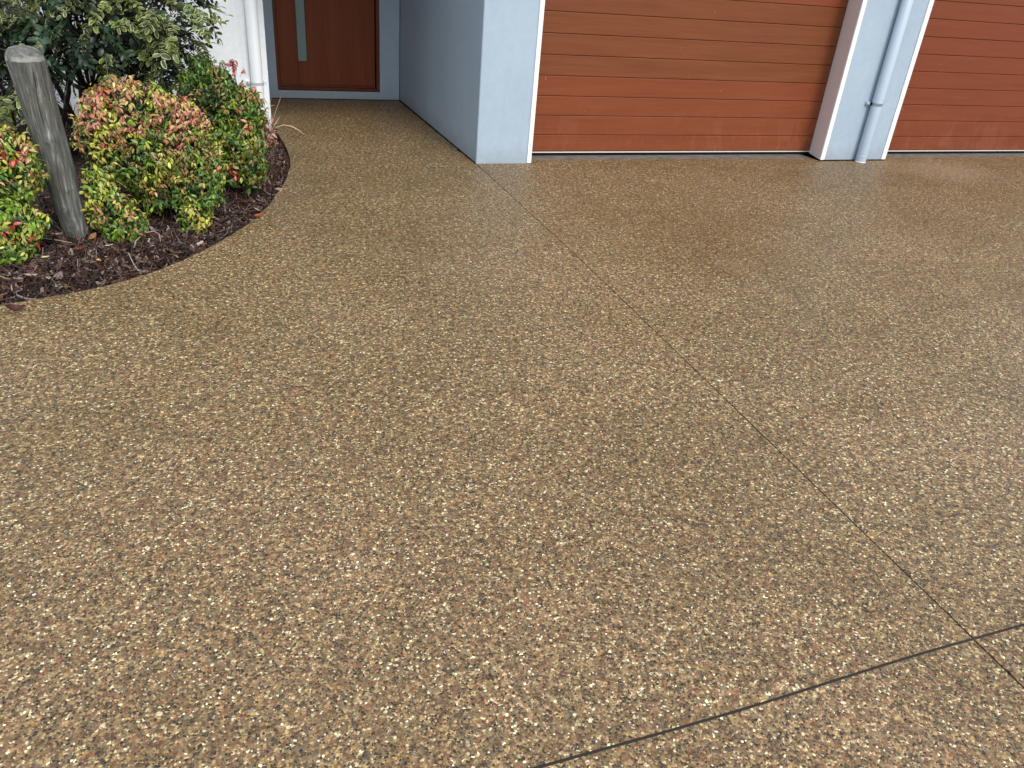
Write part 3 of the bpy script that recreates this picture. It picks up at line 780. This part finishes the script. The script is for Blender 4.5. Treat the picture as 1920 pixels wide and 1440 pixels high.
def nandina(label, base, lobes, dens, seed, parts=300, size=1.0, palette=None, shell=(.80, 1.06)):
    """lobes: (centre, radii, palette weights); leaves cover the lobes' surface"""
    random.seed(seed)
    root = empty('nandina_bush', base); tag(root, label, 'bush', 'nandina bushes in the garden bed')
    pts = []
    for li, (c, r, w_) in enumerate(lobes):
        area = 4*math.pi*((r[0]*r[1])**1.6/3+(r[0]*r[2])**1.6/3+(r[1]*r[2])**1.6/3)**(1/1.6)
        n = int(area*dens*2.0); c = Vector(c)
        for _ in range(n):
            d = Vector((random.gauss(0, 1), random.gauss(0, 1), random.gauss(0, 1))).normalized()
            if d.z < -.75: continue
            lump = 1+.20*mnoise.noise(Vector((d.x*2.6+li*3, d.y*2.6, d.z*2.6)))+.24*mnoise.noise(d*5.5+Vector((li, 0, 0)))
            s = random.uniform(*shell)*lump
            p = c+Vector((d.x*r[0], d.y*r[1], d.z*r[2]))*s
            if p.z < .03: continue
            nrm = Vector((d.x/r[0], d.y/r[1], d.z/r[2])).normalized()
            deep = any(j != li and ((p.x-q[0][0])/q[1][0])**2+((p.y-q[0][1])/q[1][1])**2+((p.z-q[0][2])/q[1][2])**2 < .52 for j, q in enumerate(lobes))
            if deep: continue
            # tone of a patch of the bush
            k = mnoise.noise(p*9+Vector((seed, 0, 0)))
            ws = dict(w_)
            for nm in list(ws):
                off = {'peach': 0, 'red': 3, 'yellow': 6, 'lime': 9, 'green': 12, 'olive': 15, 'dark': 18}[nm]
                ws[nm] = ws[nm]*math.exp(3.2*mnoise.noise(p*7.5+Vector((off, seed, off))))
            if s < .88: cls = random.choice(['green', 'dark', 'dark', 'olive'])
            else: cls = pick(ws)
            ax = (nrm*.62+Vector((0, 0, .95))+Vector((random.gauss(0, .22), random.gauss(0, .22), 0))).normalized()
            sc = random.uniform(.75, 1.25)*size
            face = nrm.dot((CAMP-p).normalized()); pts.append((face*1.0+(s/lump-.9)*3, p, ax, sc, cls))
    # inner leaves that keep the heart of the bush from being empty
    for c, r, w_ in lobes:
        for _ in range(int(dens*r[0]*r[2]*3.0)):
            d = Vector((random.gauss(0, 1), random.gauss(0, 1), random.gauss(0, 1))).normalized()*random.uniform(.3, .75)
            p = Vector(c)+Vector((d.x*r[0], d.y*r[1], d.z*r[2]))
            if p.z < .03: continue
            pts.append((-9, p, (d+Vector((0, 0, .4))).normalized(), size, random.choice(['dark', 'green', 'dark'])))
    pts.sort(key=lambda t: -t[0])
    front = [t for t in pts if t[0] > .35]; random.shuffle(front); chosen = set(id(t) for t in front[:parts])
    VV, FF, CC = [], [], []; nv = 0; bl = Vector(base)
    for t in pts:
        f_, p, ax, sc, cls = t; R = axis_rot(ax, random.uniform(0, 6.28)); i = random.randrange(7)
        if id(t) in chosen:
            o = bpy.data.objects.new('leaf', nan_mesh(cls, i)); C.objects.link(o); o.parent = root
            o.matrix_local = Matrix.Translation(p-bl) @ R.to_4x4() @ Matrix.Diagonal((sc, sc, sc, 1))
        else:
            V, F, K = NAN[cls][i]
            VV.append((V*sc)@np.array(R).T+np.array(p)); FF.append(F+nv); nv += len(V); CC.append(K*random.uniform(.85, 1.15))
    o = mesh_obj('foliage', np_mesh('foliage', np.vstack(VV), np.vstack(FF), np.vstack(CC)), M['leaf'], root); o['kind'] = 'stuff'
    # stems
    bm = bmesh.new()
    for c, r, w_ in lobes:
        for _ in range(5):
            e = Vector(c)+Vector((random.uniform(-.6, .6)*r[0], random.uniform(-.6, .6)*r[1], random.uniform(-.2, .7)*r[2]))
            b0 = bl+Vector((random.uniform(-.05, .05), random.uniform(-.05, .05), -.02))
            mpt = b0.lerp(e, .5)+Vector((random.uniform(-.03, .03), random.uniform(-.03, .03), .02))
            tube(bm, [b0, mpt, e], [.0055, .004, .002], 5)
    bm_obj('stem', bm, M['bark'], root, True)
    print(label[:30], len(pts))
    return root
pk = {'peach': 5, 'red': .4, 'yellow': 2.6, 'olive': .8, 'lime': .3}
mid = {'olive': 3, 'green': 2.2, 'lime': 1.8, 'peach': 1.1, 'yellow': 1.8, 'red': .12}
low = {'green': 3, 'lime': 2.0, 'olive': 1.8, 'yellow': 1.4, 'dark': .9, 'peach': .3}
drk = {'green': 4, 'dark': 3, 'lime': 1.0, 'olive': .8}
rgt = {'green': 4, 'lime': 1.8, 'olive': 1.6, 'yellow': .6, 'peach': .15, 'red': .05}
yel = {'yellow': 5, 'lime': 2.5, 'peach': .8, 'olive': .6}
nandina('largest nandina bush, right of the post, its top leaves peach pink', (-.42, 4.62, 0), [
    ((-.47, 4.66, .545), (.235, .24, .165), pk),
    ((-.31, 4.68, .50), (.185, .22, .155), pk),
    ((-.63, 4.60, .47), (.115, .17, .145), {'peach': 2, 'yellow': 3, 'lime': 1.5, 'red': .5, 'olive': 1}),
    ((-.42, 4.58, .36), (.25, .24, .19), mid),
    ((-.20, 4.60, .33), (.155, .20, .17), {'yellow': 1.4, 'olive': 3, 'lime': 1.5, 'peach': 1, 'green': 1.5}),
    ((-.33, 4.56, .20), (.20, .18, .13), low),
    ((-.17, 4.48, .21), (.105, .13, .13), low),
    ((-.215, 4.36, .10), (.075, .07, .075), {'lime': 4, 'yellow': 1.5, 'green': 2}),
], 760, 11)
nandina('dark green nandina bush at the right end of the bed', (.03, 5.15, 0), [
    ((-.085, 5.12, .585), (.155, .19, .185), drk),
    ((.085, 5.12, .48), (.135, .19, .155), {'olive': 3, 'green': 3.5, 'yellow': .8, 'peach': .5, 'red': .3, 'lime': 1.2}),
    ((.02, 5.06, .33), (.155, .19, .15), rgt),
    ((.065, 5.00, .20), (.125, .15, .135), rgt),
    ((-.08, 5.05, .20), (.12, .14, .12), drk),
], 800, 23)
nandina('small yellow green nandina bush low against the right side of the post', (-.585, 4.24, 0), [
    ((-.625, 4.24, .295), (.070, .075, .085), yel),
    ((-.590, 4.22, .185), (.105, .10, .095), {'peach': 1.5, 'green': 2, 'yellow': 2, 'lime': 1.5, 'olive': 2}),
    ((-.545, 4.20, .115), (.105, .09, .085), {'lime': 2, 'green': 2.5, 'olive': 2, 'peach': .6, 'red': .2}),
], 900, 31, 200)
nandina('nandina bush left of the post, yellow and red at its top', (-1.06, 4.12, 0), [
    ((-.965, 4.10, .505), (.115, .12, .085), {'yellow': 4, 'red': 1.2, 'peach': 1.4, 'lime': 1}),
    ((-.935, 4.08, .40), (.105, .11, .105), {'olive': 2.0, 'green': 1.5, 'lime': 2, 'yellow': 2, 'red': .5, 'peach': .8}),
    ((-1.16, 4.15, .42), (.17, .17, .16), mid),
    ((-1.00, 4.02, .195), (.135, .12, .115), {'lime': 3, 'yellow': 3, 'green': 1.5, 'red': .3}),
    ((-1.04, 3.98, .095), (.120, .12, .080), {'green': 2, 'lime': 2.5, 'yellow': 1.2, 'olive': 1, 'red': .2}),
    ((-1.22, 4.05, .20), (.16, .16, .17), low),
], 860, 47)

# red shoot standing above the dark bush
def shoot():
    random.seed(5)
    root = empty('nandina_shoot', (.075, 5.16, .55)); tag(root, 'single red leaved nandina shoot rising on a dark stem before the white wall', 'shoot')
    bm = bmesh.new(); tube(bm, [(.082, 5.16, .50), (.078, 5.158, .62), (.066, 5.155, .70), (.064, 5.15, .755)], [.004, .0035, .003, .002], 6); bm_obj('stem', bm, M['bark'], root, True)
    for k in range(15):
        a = random.uniform(0, 6.28); rr = random.uniform(.0, .068)
        p = Vector((.064+math.cos(a)*rr*1.1, 5.15+math.sin(a)*rr*.7, .745+random.uniform(-.025, .035)-rr*.25))
        o = bpy.data.objects.new('leaf', nan_mesh('red', k % 7)); C.objects.link(o); o.parent = root
        sc = random.uniform(.5, .78); ax = Vector((math.cos(a)*.6, math.sin(a)*.6, .8))
        o.matrix_local = Matrix.Translation(p-Vector(root.location)) @ axis_rot(ax, random.uniform(0, 6)).to_4x4() @ Matrix.Diagonal((sc, sc, sc, 1))
shoot()

# ------------------------------------------------------------------ variegated shrub
def vleaf(L, W, curl, rim, inner, margin):
    n = 10; out, inn = [], []
    for k in range(n):
        a = 2*math.pi*k/n; x = L/2-L/2*math.cos(a); y = W/2*math.sin(a)*(1-.18*math.cos(a))
        out.append((x, y)); inn.append((L*.05+(x)*(.90), y*rim))
    def z(x, y): return -curl*x*x/L+abs(y)*.30+.0008*math.sin(x*400+y*300)
    V = [(x, y, z(x, y)) for x, y in out]+[(x, y, z(x, y)) for x, y in inn]+[(L*.5, 0, z(L*.5, 0)-.0004)]
    F, K = [], []
    for k in range(n):
        j = (k+1) % n; F += [(k, j, n+j), (k, n+j, n+k)]; K += [margin, margin]
    for k in range(n): F.append((n+k, n+(k+1) % n, 2*n)); K.append(inner)
    return np.array(V), np.array(F), np.array(K)
def twig_template(kind):
    VV, FF, CC = [], [], []; nv = 0; n = random.randint(4, 6); L = random.uniform(.09, .15)
    bend = random.uniform(.1, .5)
    for i in range(n+1):
        t = .15+.85*i/n; bp = np.array((L*t, 0, -bend*L*t*t))
        for s in ((-1, 1) if i < n else (0,)):
            if random.random() < .12: continue
            l = random.uniform(.026, .043); wd = l*random.uniform(.50, .62)
            if kind == 'v': inner = np.array((.055, .095, .035))*random.uniform(.7, 1.4); mg = np.array((.50, .50, .20))*random.uniform(.8, 1.15); rim = random.uniform(.66, .80)
            elif kind == 'g': inner = np.array((.026, .060, .028))*random.uniform(.6, 1.4); mg = inner*1.15; rim = .8; l *= 1.25; wd *= 1.25
            elif kind == 'y': inner = np.array((.10, .15, .035))*random.uniform(.8, 1.2); mg = np.array((.34, .38, .11)); rim = random.uniform(.6, .8)
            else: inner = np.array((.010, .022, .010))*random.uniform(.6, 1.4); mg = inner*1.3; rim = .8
            V, F, K = vleaf(l, wd, random.uniform(.1, .7), rim, tuple(inner), tuple(mg))
            R = np.array(Matrix.Rotation(s*random.uniform(.7, 1.25), 3, 'Z') @ Matrix.Rotation(random.uniform(-.6, .4), 3, 'Y') @ Matrix.Rotation(random.uniform(-.6, .6), 3, 'X'))
            VV.append(V@R.T+bp); FF.append(F+nv); CC.append(K); nv += len(V)
    s = .0013; P = [np.array((0, 0, 0)), np.array((L*.5, 0, -bend*L*.25)), np.array((L, 0, -bend*L))]
    V = np.vstack([p+np.array(o) for p in P for o in ((0, s, 0), (0, -s, s), (0, -s, -s))])
    F = []
    for i in (0, 3):
        for k in range(3): a, b = i+k, i+(k+1) % 3; F += [(a, b, b+3), (a, b+3, a+3)]
    VV.append(V); FF.append(np.array(F)+nv); CC.append(np.repeat(np.array([[.20, .18, .12]]) if kind != 'd' else np.array([[.03, .022, .018]]), len(F), 0))
    return np.vstack(VV), np.vstack(FF), np.vstack(CC)
def shrub():
    random.seed(99)
    root = empty('variegated_shrub', (-.95, 6.1, 0)); tag(root, 'tall shrub with cream edged leaves behind the nandina bushes, against the white wall', 'shrub')
    T = {k: [twig_template(k) for _ in range(8)] for k in 'vgyd'}; MM = {}
    # branches
    bm = bmesh.new(); tips = []
    base = Vector((-.95, 6.1, -.02))
    lobes = [((-.62, 5.55, 1.12), (.50, .42, .38)), ((-1.20, 5.55, 1.05), (.50, .45, .42)), ((-.30, 5.45, 1.05), (.27, .36, .33)), ((-.85, 5.9, 1.75), (.85, .7, .55)),
             ((-1.55, 5.5, .70), (.40, .42, .42)), ((-1.12, 5.25, .70), (.19, .25, .18)), ((-.32, 5.5, .74), (.18, .25, .15)), ((-.70, 5.35, .88), (.33, .28, .20)), ((-1.9, 5.9, 1.5), (.7, .6, .6))]
    for c, r in lobes:
        c = Vector(c)
        b0 = base+Vector((random.uniform(-.12, .12), random.uniform(-.1, .1), 0)); fork = b0.lerp(c, .5)+Vector((0, .08, .02))
        tube(bm, [b0, b0.lerp(fork, .5)+Vector((random.uniform(-.04, .04), 0, .03)), fork], [.026, .020, .014], 8)
        for _ in range(16):
            e = c+Vector((random.uniform(-.8, .8)*r[0], random.uniform(-.8, .8)*r[1], random.uniform(-.8, .8)*r[2]))
            m_ = fork.lerp(e, .5)+Vector((random.uniform(-.06, .06), random.uniform(-.06, .06), random.uniform(-.02, .08)))
            tube(bm, [fork, m_, e], [.009, .005, .0022], 5, False)
            for _ in range(7):
                q = m_.lerp(e, random.random()); e2 = q+Vector((random.gauss(0, .12), random.gauss(0, .12), random.gauss(-.03, .12))); e2.x = min(e2.x, -.10); e2.y = min(e2.y, 6.9)
                tube(bm, [q, q.lerp(e2, .5)+Vector((random.uniform(-.02, .02), 0, .02)), e2], [.0028, .002, .0012], 4, False)
    # bare twiggy skirt behind the post
    for _ in range(260):
        p = Vector((random.uniform(-1.75, -.15), random.uniform(5.5, 6.5), random.uniform(.10, .75)))
        e2 = p+Vector((random.gauss(0, .12), random.gauss(0, .10), random.gauss(.10, .12)))
        p.x = min(p.x, -.32); e2.x = min(e2.x, -.24); e2.y = min(e2.y, 6.9)
        tube(bm, [p, p.lerp(e2, .5)+Vector((random.uniform(-.03, .03), 0, .02)), e2], [.0042, .003, .0015], 4, False)
    for _ in range(9):
        b0 = base+Vector((random.uniform(-.5, .45), random.uniform(-.1, .1), 0)); e = Vector((b0.x+random.uniform(-.35, .35), b0.y-random.uniform(.0, .5), random.uniform(.8, 1.2)))
        tube(bm, [b0, b0.lerp(e, .5)+Vector((random.uniform(-.06, .06), 0, 0)), e], [.018, .014, .009], 7)
    bm_obj('branch', bm, M['bark'], root, True)
    pts = []
    for li, (c, r) in enumerate(lobes):
        vol = r[0]*r[1]*r[2]
        for _ in range(int(260+vol*1500)):
            d = Vector((random.gauss(0, 1), random.gauss(0, 1), random.gauss(0, 1))).normalized()
            lump = 1+.22*mnoise.noise(d*2.5+Vector((li, 0, 0)))
            s = random.uniform(.35, 1.05)**.6; p = Vector(c)+Vector((d.x*r[0], d.y*r[1], d.z*r[2]))*s*lump
            if p.y > 6.95 or p.z < .2: continue
            outer = s > .86 and d.y < .35
            if (not outer) and random.random() < .5: continue
            if p.z < .85 and random.random() < .62: continue
            patch = mnoise.noise(p*3.2)
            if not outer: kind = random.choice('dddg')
            elif patch > .22: kind = random.choice('ggv')
            elif patch < -.20: kind = random.choice('yyv')
            else: kind = random.choice('vvvyyg')
            dirn = Vector((d.x*.8+random.gauss(0, .35), d.y*.8+random.gauss(0, .35), d.z*.5-.25+random.gauss(0, .3))).normalized()
            face = d.dot((CAMP-p).normalized()) if outer else -9
            pts.append((face, p, dirn, random.uniform(.8, 1.25), kind, random.randrange(8)))
    front = [t for t in pts if t[0] > .2 and t[1].z < 1.35 and t[1].x > -1.4]; random.shuffle(front); ch = set(id(t) for t in front[:300])
    VV, FF, CC = [], [], []; nv = 0; bl = Vector(root.location)
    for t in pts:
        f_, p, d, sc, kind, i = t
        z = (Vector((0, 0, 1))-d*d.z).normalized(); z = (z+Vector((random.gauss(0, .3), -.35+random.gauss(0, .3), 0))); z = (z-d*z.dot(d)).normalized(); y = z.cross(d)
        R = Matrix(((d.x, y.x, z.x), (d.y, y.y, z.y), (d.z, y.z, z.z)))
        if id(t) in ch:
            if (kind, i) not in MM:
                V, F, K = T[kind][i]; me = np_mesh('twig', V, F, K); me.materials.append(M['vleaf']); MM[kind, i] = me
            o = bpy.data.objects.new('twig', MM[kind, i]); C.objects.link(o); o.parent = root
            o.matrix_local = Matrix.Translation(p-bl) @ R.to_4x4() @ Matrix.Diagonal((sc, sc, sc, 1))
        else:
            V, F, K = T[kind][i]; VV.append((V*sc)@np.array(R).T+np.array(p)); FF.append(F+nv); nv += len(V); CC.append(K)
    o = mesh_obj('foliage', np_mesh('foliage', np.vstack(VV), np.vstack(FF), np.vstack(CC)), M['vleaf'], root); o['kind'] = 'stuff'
    print('shrub twigs', len(pts), nv)
shrub()

# ------------------------------------------------------------------ dry clump and grass blades by the wall corner
def ribbon(bm, pts, wds, side):
    side = Vector(side); prev = None
    for p, w_ in zip(pts, wds):
        p = Vector(p); a, b, c = bm.verts.new(p-side*w_/2), bm.verts.new(p+Vector((0, 0, -w_*.25))), bm.verts.new(p+side*w_/2)
        if prev: bm.faces.new((prev[0], prev[1], b, a)); bm.faces.new((prev[1], prev[2], c, b))
        prev = (a, b, c)
def colmesh(bm, name, c, m, parent, smooth=True):
    bmesh.ops.triangulate(bm, faces=bm.faces[:]); bm.normal_update()
    V = np.array([v.co[:] for v in bm.verts]); bm.verts.index_update(); F = np.array([[v.index for v in f.verts] for f in bm.faces]); bm.free()
    K = np.repeat(np.array(c)[None], len(F), 0)*rng.uniform(.85, 1.15, (len(F), 1))
    return mesh_obj(name, np_mesh(name, V, F, K, smooth), m, parent)
g = empty('grass_tuft', (.31, 6.70, 0)); tag(g, 'few dry pale grass blades arching over the path by the wall corner', 'grass')
for pts, wd, sd_ in (
    ([(.31, 6.62, 0), (.335, 6.60, .045), (.365, 6.585, .085), (.42, 6.57, .105), (.475, 6.55, .10), (.53, 6.53, .075), (.565, 6.51, .045)], .015, (.25, .95, .1)),
    ([(.31, 6.64, 0), (.34, 6.62, .07), (.37, 6.61, .12), (.405, 6.60, .175)], .016, (.8, .5, 0)),
    ([(.31, 6.68, 0), (.335, 6.66, .08), (.37, 6.64, .19), (.415, 6.63, .30), (.435, 6.62, .345)], .0045, (.8, .5, 0)),
    ([(.31, 6.68, 0), (.35, 6.64, .06), (.41, 6.60, .11), (.455, 6.59, .135)], .0035, (.3, .9, 0)),
    ([(.30, 6.70, 0), (.31, 6.68, .12), (.325, 6.66, .24), (.36, 6.65, .315)], .0045, (.8, .5, 0))):
    bm = bmesh.new(); n = len(pts); ribbon(bm, pts, [wd*(1 if i < n*.6 else .75 if i < n-1 else .15) for i in range(n)], sd_)
    colmesh(bm, 'blade', (.66, .58, .42), M['dry'], g)
def dryclump():
    random.seed(17)
    r = empty('dry_seedling', (.29, 6.35, 0)); tag(r, 'withered pinkish tan seedling clump at the path edge beside the dark green bush', 'plant')
    L = {}
    for nm, c in (('a', (.50, .24, .17)), ('b', (.44, .30, .18)), ('c', (.55, .30, .27)), ('d', (.25, .10, .06))):
        V, F = leaflet(.045, .017, .5, .4); me = np_mesh('leaf', V, F, np.repeat(np.array(c)[None], 8, 0)*rng.uniform(.8, 1.2, (8, 1))); me.materials.append(M['dry']); L[nm] = me
    for k in range(95):
        o = bpy.data.objects.new('leaf', L[random.choice('aabbccd')]); C.objects.link(o); o.parent = r
        t = random.random(); y = random.uniform(-.28, .32)
        o.location = (random.gauss(.0, .030)+.03*(y/.3), y, .03+abs(random.gauss(0, .075))*(1 if y > 0 else .6)); s = random.uniform(.6, 1.2); o.scale = (s, s, s)
        o.rotation_euler = (random.uniform(-.8, .8), random.uniform(-1.0, 1.2), random.uniform(0, 6.28))
    bm = bmesh.new()
    for _ in range(12):
        y = random.uniform(-.2, .28); a = Vector((.29+random.uniform(-.02, .02), 6.35+y, 0)); b = a+Vector((random.uniform(-.03, .05), random.uniform(-.03, .03), random.uniform(.08, .18)))
        tube(bm, [a, a.lerp(b, .5)+Vector((.006, 0, 0)), b], [.0018, .0014, .001], 4)
    bm_obj('stem', bm, M['bark'], r, True)
dryclump()

# ------------------------------------------------------------------ fallen leaves and a twig
def fallen(name, label, cat, loc, L, W, c, rz, curl=.35, tilt=(0, 0), group='fallen leaves on the mulch and driveway'):
    V, F = [], []; st = 7
    for i in range(st+1):
        t = i/st; wd = W*math.sin(math.pi*min(1, t*.96+.02))**.75/2; z = curl*L*(t-.5)**2
        for s in (-1, -.5, 0, .5, 1): V.append((L*(t-.5), s*wd, z+abs(s)**1.5*wd*.45+.0012*math.sin(9*t+5*s)))
    for i in range(st):
        for k in range(4): a = i*5+k; F += [(a, a+1, a+6), (a, a+6, a+5)]
    F = np.array(F); K = np.repeat(np.array(c)[None], len(F), 0)*rng.uniform(.8, 1.2, (len(F), 1))
    o = mesh_obj(name, np_mesh(name, np.array(V), F, K), M['dry']); o.location = loc; o.rotation_euler = (tilt[0], tilt[1], rz)
    tag(o, label, cat, group); return o
mz = lambda x, y: mulch_z(x, y, edge_dist(x, y))+.022
fallen('fallen_leaf', 'small golden yellow leaf lying on the mulch in front of the post', 'leaf', (-.640, 3.90, mz(-.64, 3.9)), .034, .018, (.62, .42, .12), 2.2)
fallen('fallen_leaf', 'cream yellow round leaf on the mulch near the left edge bush', 'leaf', (-.865, 3.93, mz(-.865, 3.93)), .036, .022, (.60, .50, .24), .4)
fallen('fallen_leaf', 'orange brown curled leaf at the foot of the post', 'leaf', (-.692, 4.175, mz(-.692, 4.175)+.01), .055, .028, (.34, .17, .07), 1.0, .6, (.4, -.3))
fallen('fallen_leaf', 'pale cream leaf on the mulch right of the post foot', 'leaf', (-.612, 4.07, mz(-.612, 4.07)), .040, .013, (.66, .58, .46), .5)
fallen('fallen_leaf', 'bright orange leaf on the edge between mulch and driveway', 'leaf', (.114, 4.585, .014), .066, .024, (.34, .075, .025), .75, .5, (.3, 0))
fallen('fallen_leaf', 'pale grey dry leaf on the mulch by the curved edge', 'leaf', (.115, 4.73, mz(.115, 4.73)), .065, .026, (.42, .38, .34), 1.9, .3, (.4, 0))
fallen('fallen_leaf', 'tan curled leaf on the mulch at the right end of the bed', 'leaf', (.285, 5.16, mz(.285, 5.16)), .085, .032, (.32, .22, .15), .2, .5, (.3, .1))
fallen('fallen_leaf', 'small red leaf on the mulch before the post', 'leaf', (-.735, 4.03, mz(-.735, 4.03)), .030, .014, (.45, .06, .04), 1.3, .5)
fallen('fallen_leaf', 'small yellow leaf low on the mulch near the driveway edge', 'leaf', (-.83, 3.74, mz(-.83, 3.74)), .034, .018, (.50, .46, .24), 2.0)
fallen('fallen_leaf', 'dark red brown curled leaf lying on the driveway at the left edge', 'leaf', (-.915, 3.438, .016), .075, .036, (.060, .020, .014), .35, 1.3, (.5, .25))
bm = bmesh.new()
mzv = mz(-.45, 4.15)
tube(bm, [(-.50, 4.06, mzv-.01), (-.49, 4.10, mzv+.014), (-.455, 4.17, mzv+.03), (-.41, 4.20, mzv+.028), (-.385, 4.17, mzv+.02), (-.38, 4.13, mzv-.005)], [.0028, .0032, .003, .0028, .0025, .0015], 6)
tw = bm_obj('fallen_twig', bm, simple('grey_twig', (.30, .25, .21), .7), None, True); tag(tw, 'curved grey twig looping over the mulch between post and driveway', 'twig')
bm = bmesh.new(); z = mz(-.87, 4.15)
tube(bm, [(-.98, 4.19, z), (-.90, 4.15, z+.006), (-.83, 4.12, z+.004), (-.775, 4.10, z-.004)], [.002, .0028, .0026, .002], 6)
tw = bm_obj('fallen_twig', bm, bpy.data.materials['grey_twig'], None, True); tag(tw, 'straight pale twig lying left of the post foot', 'twig')
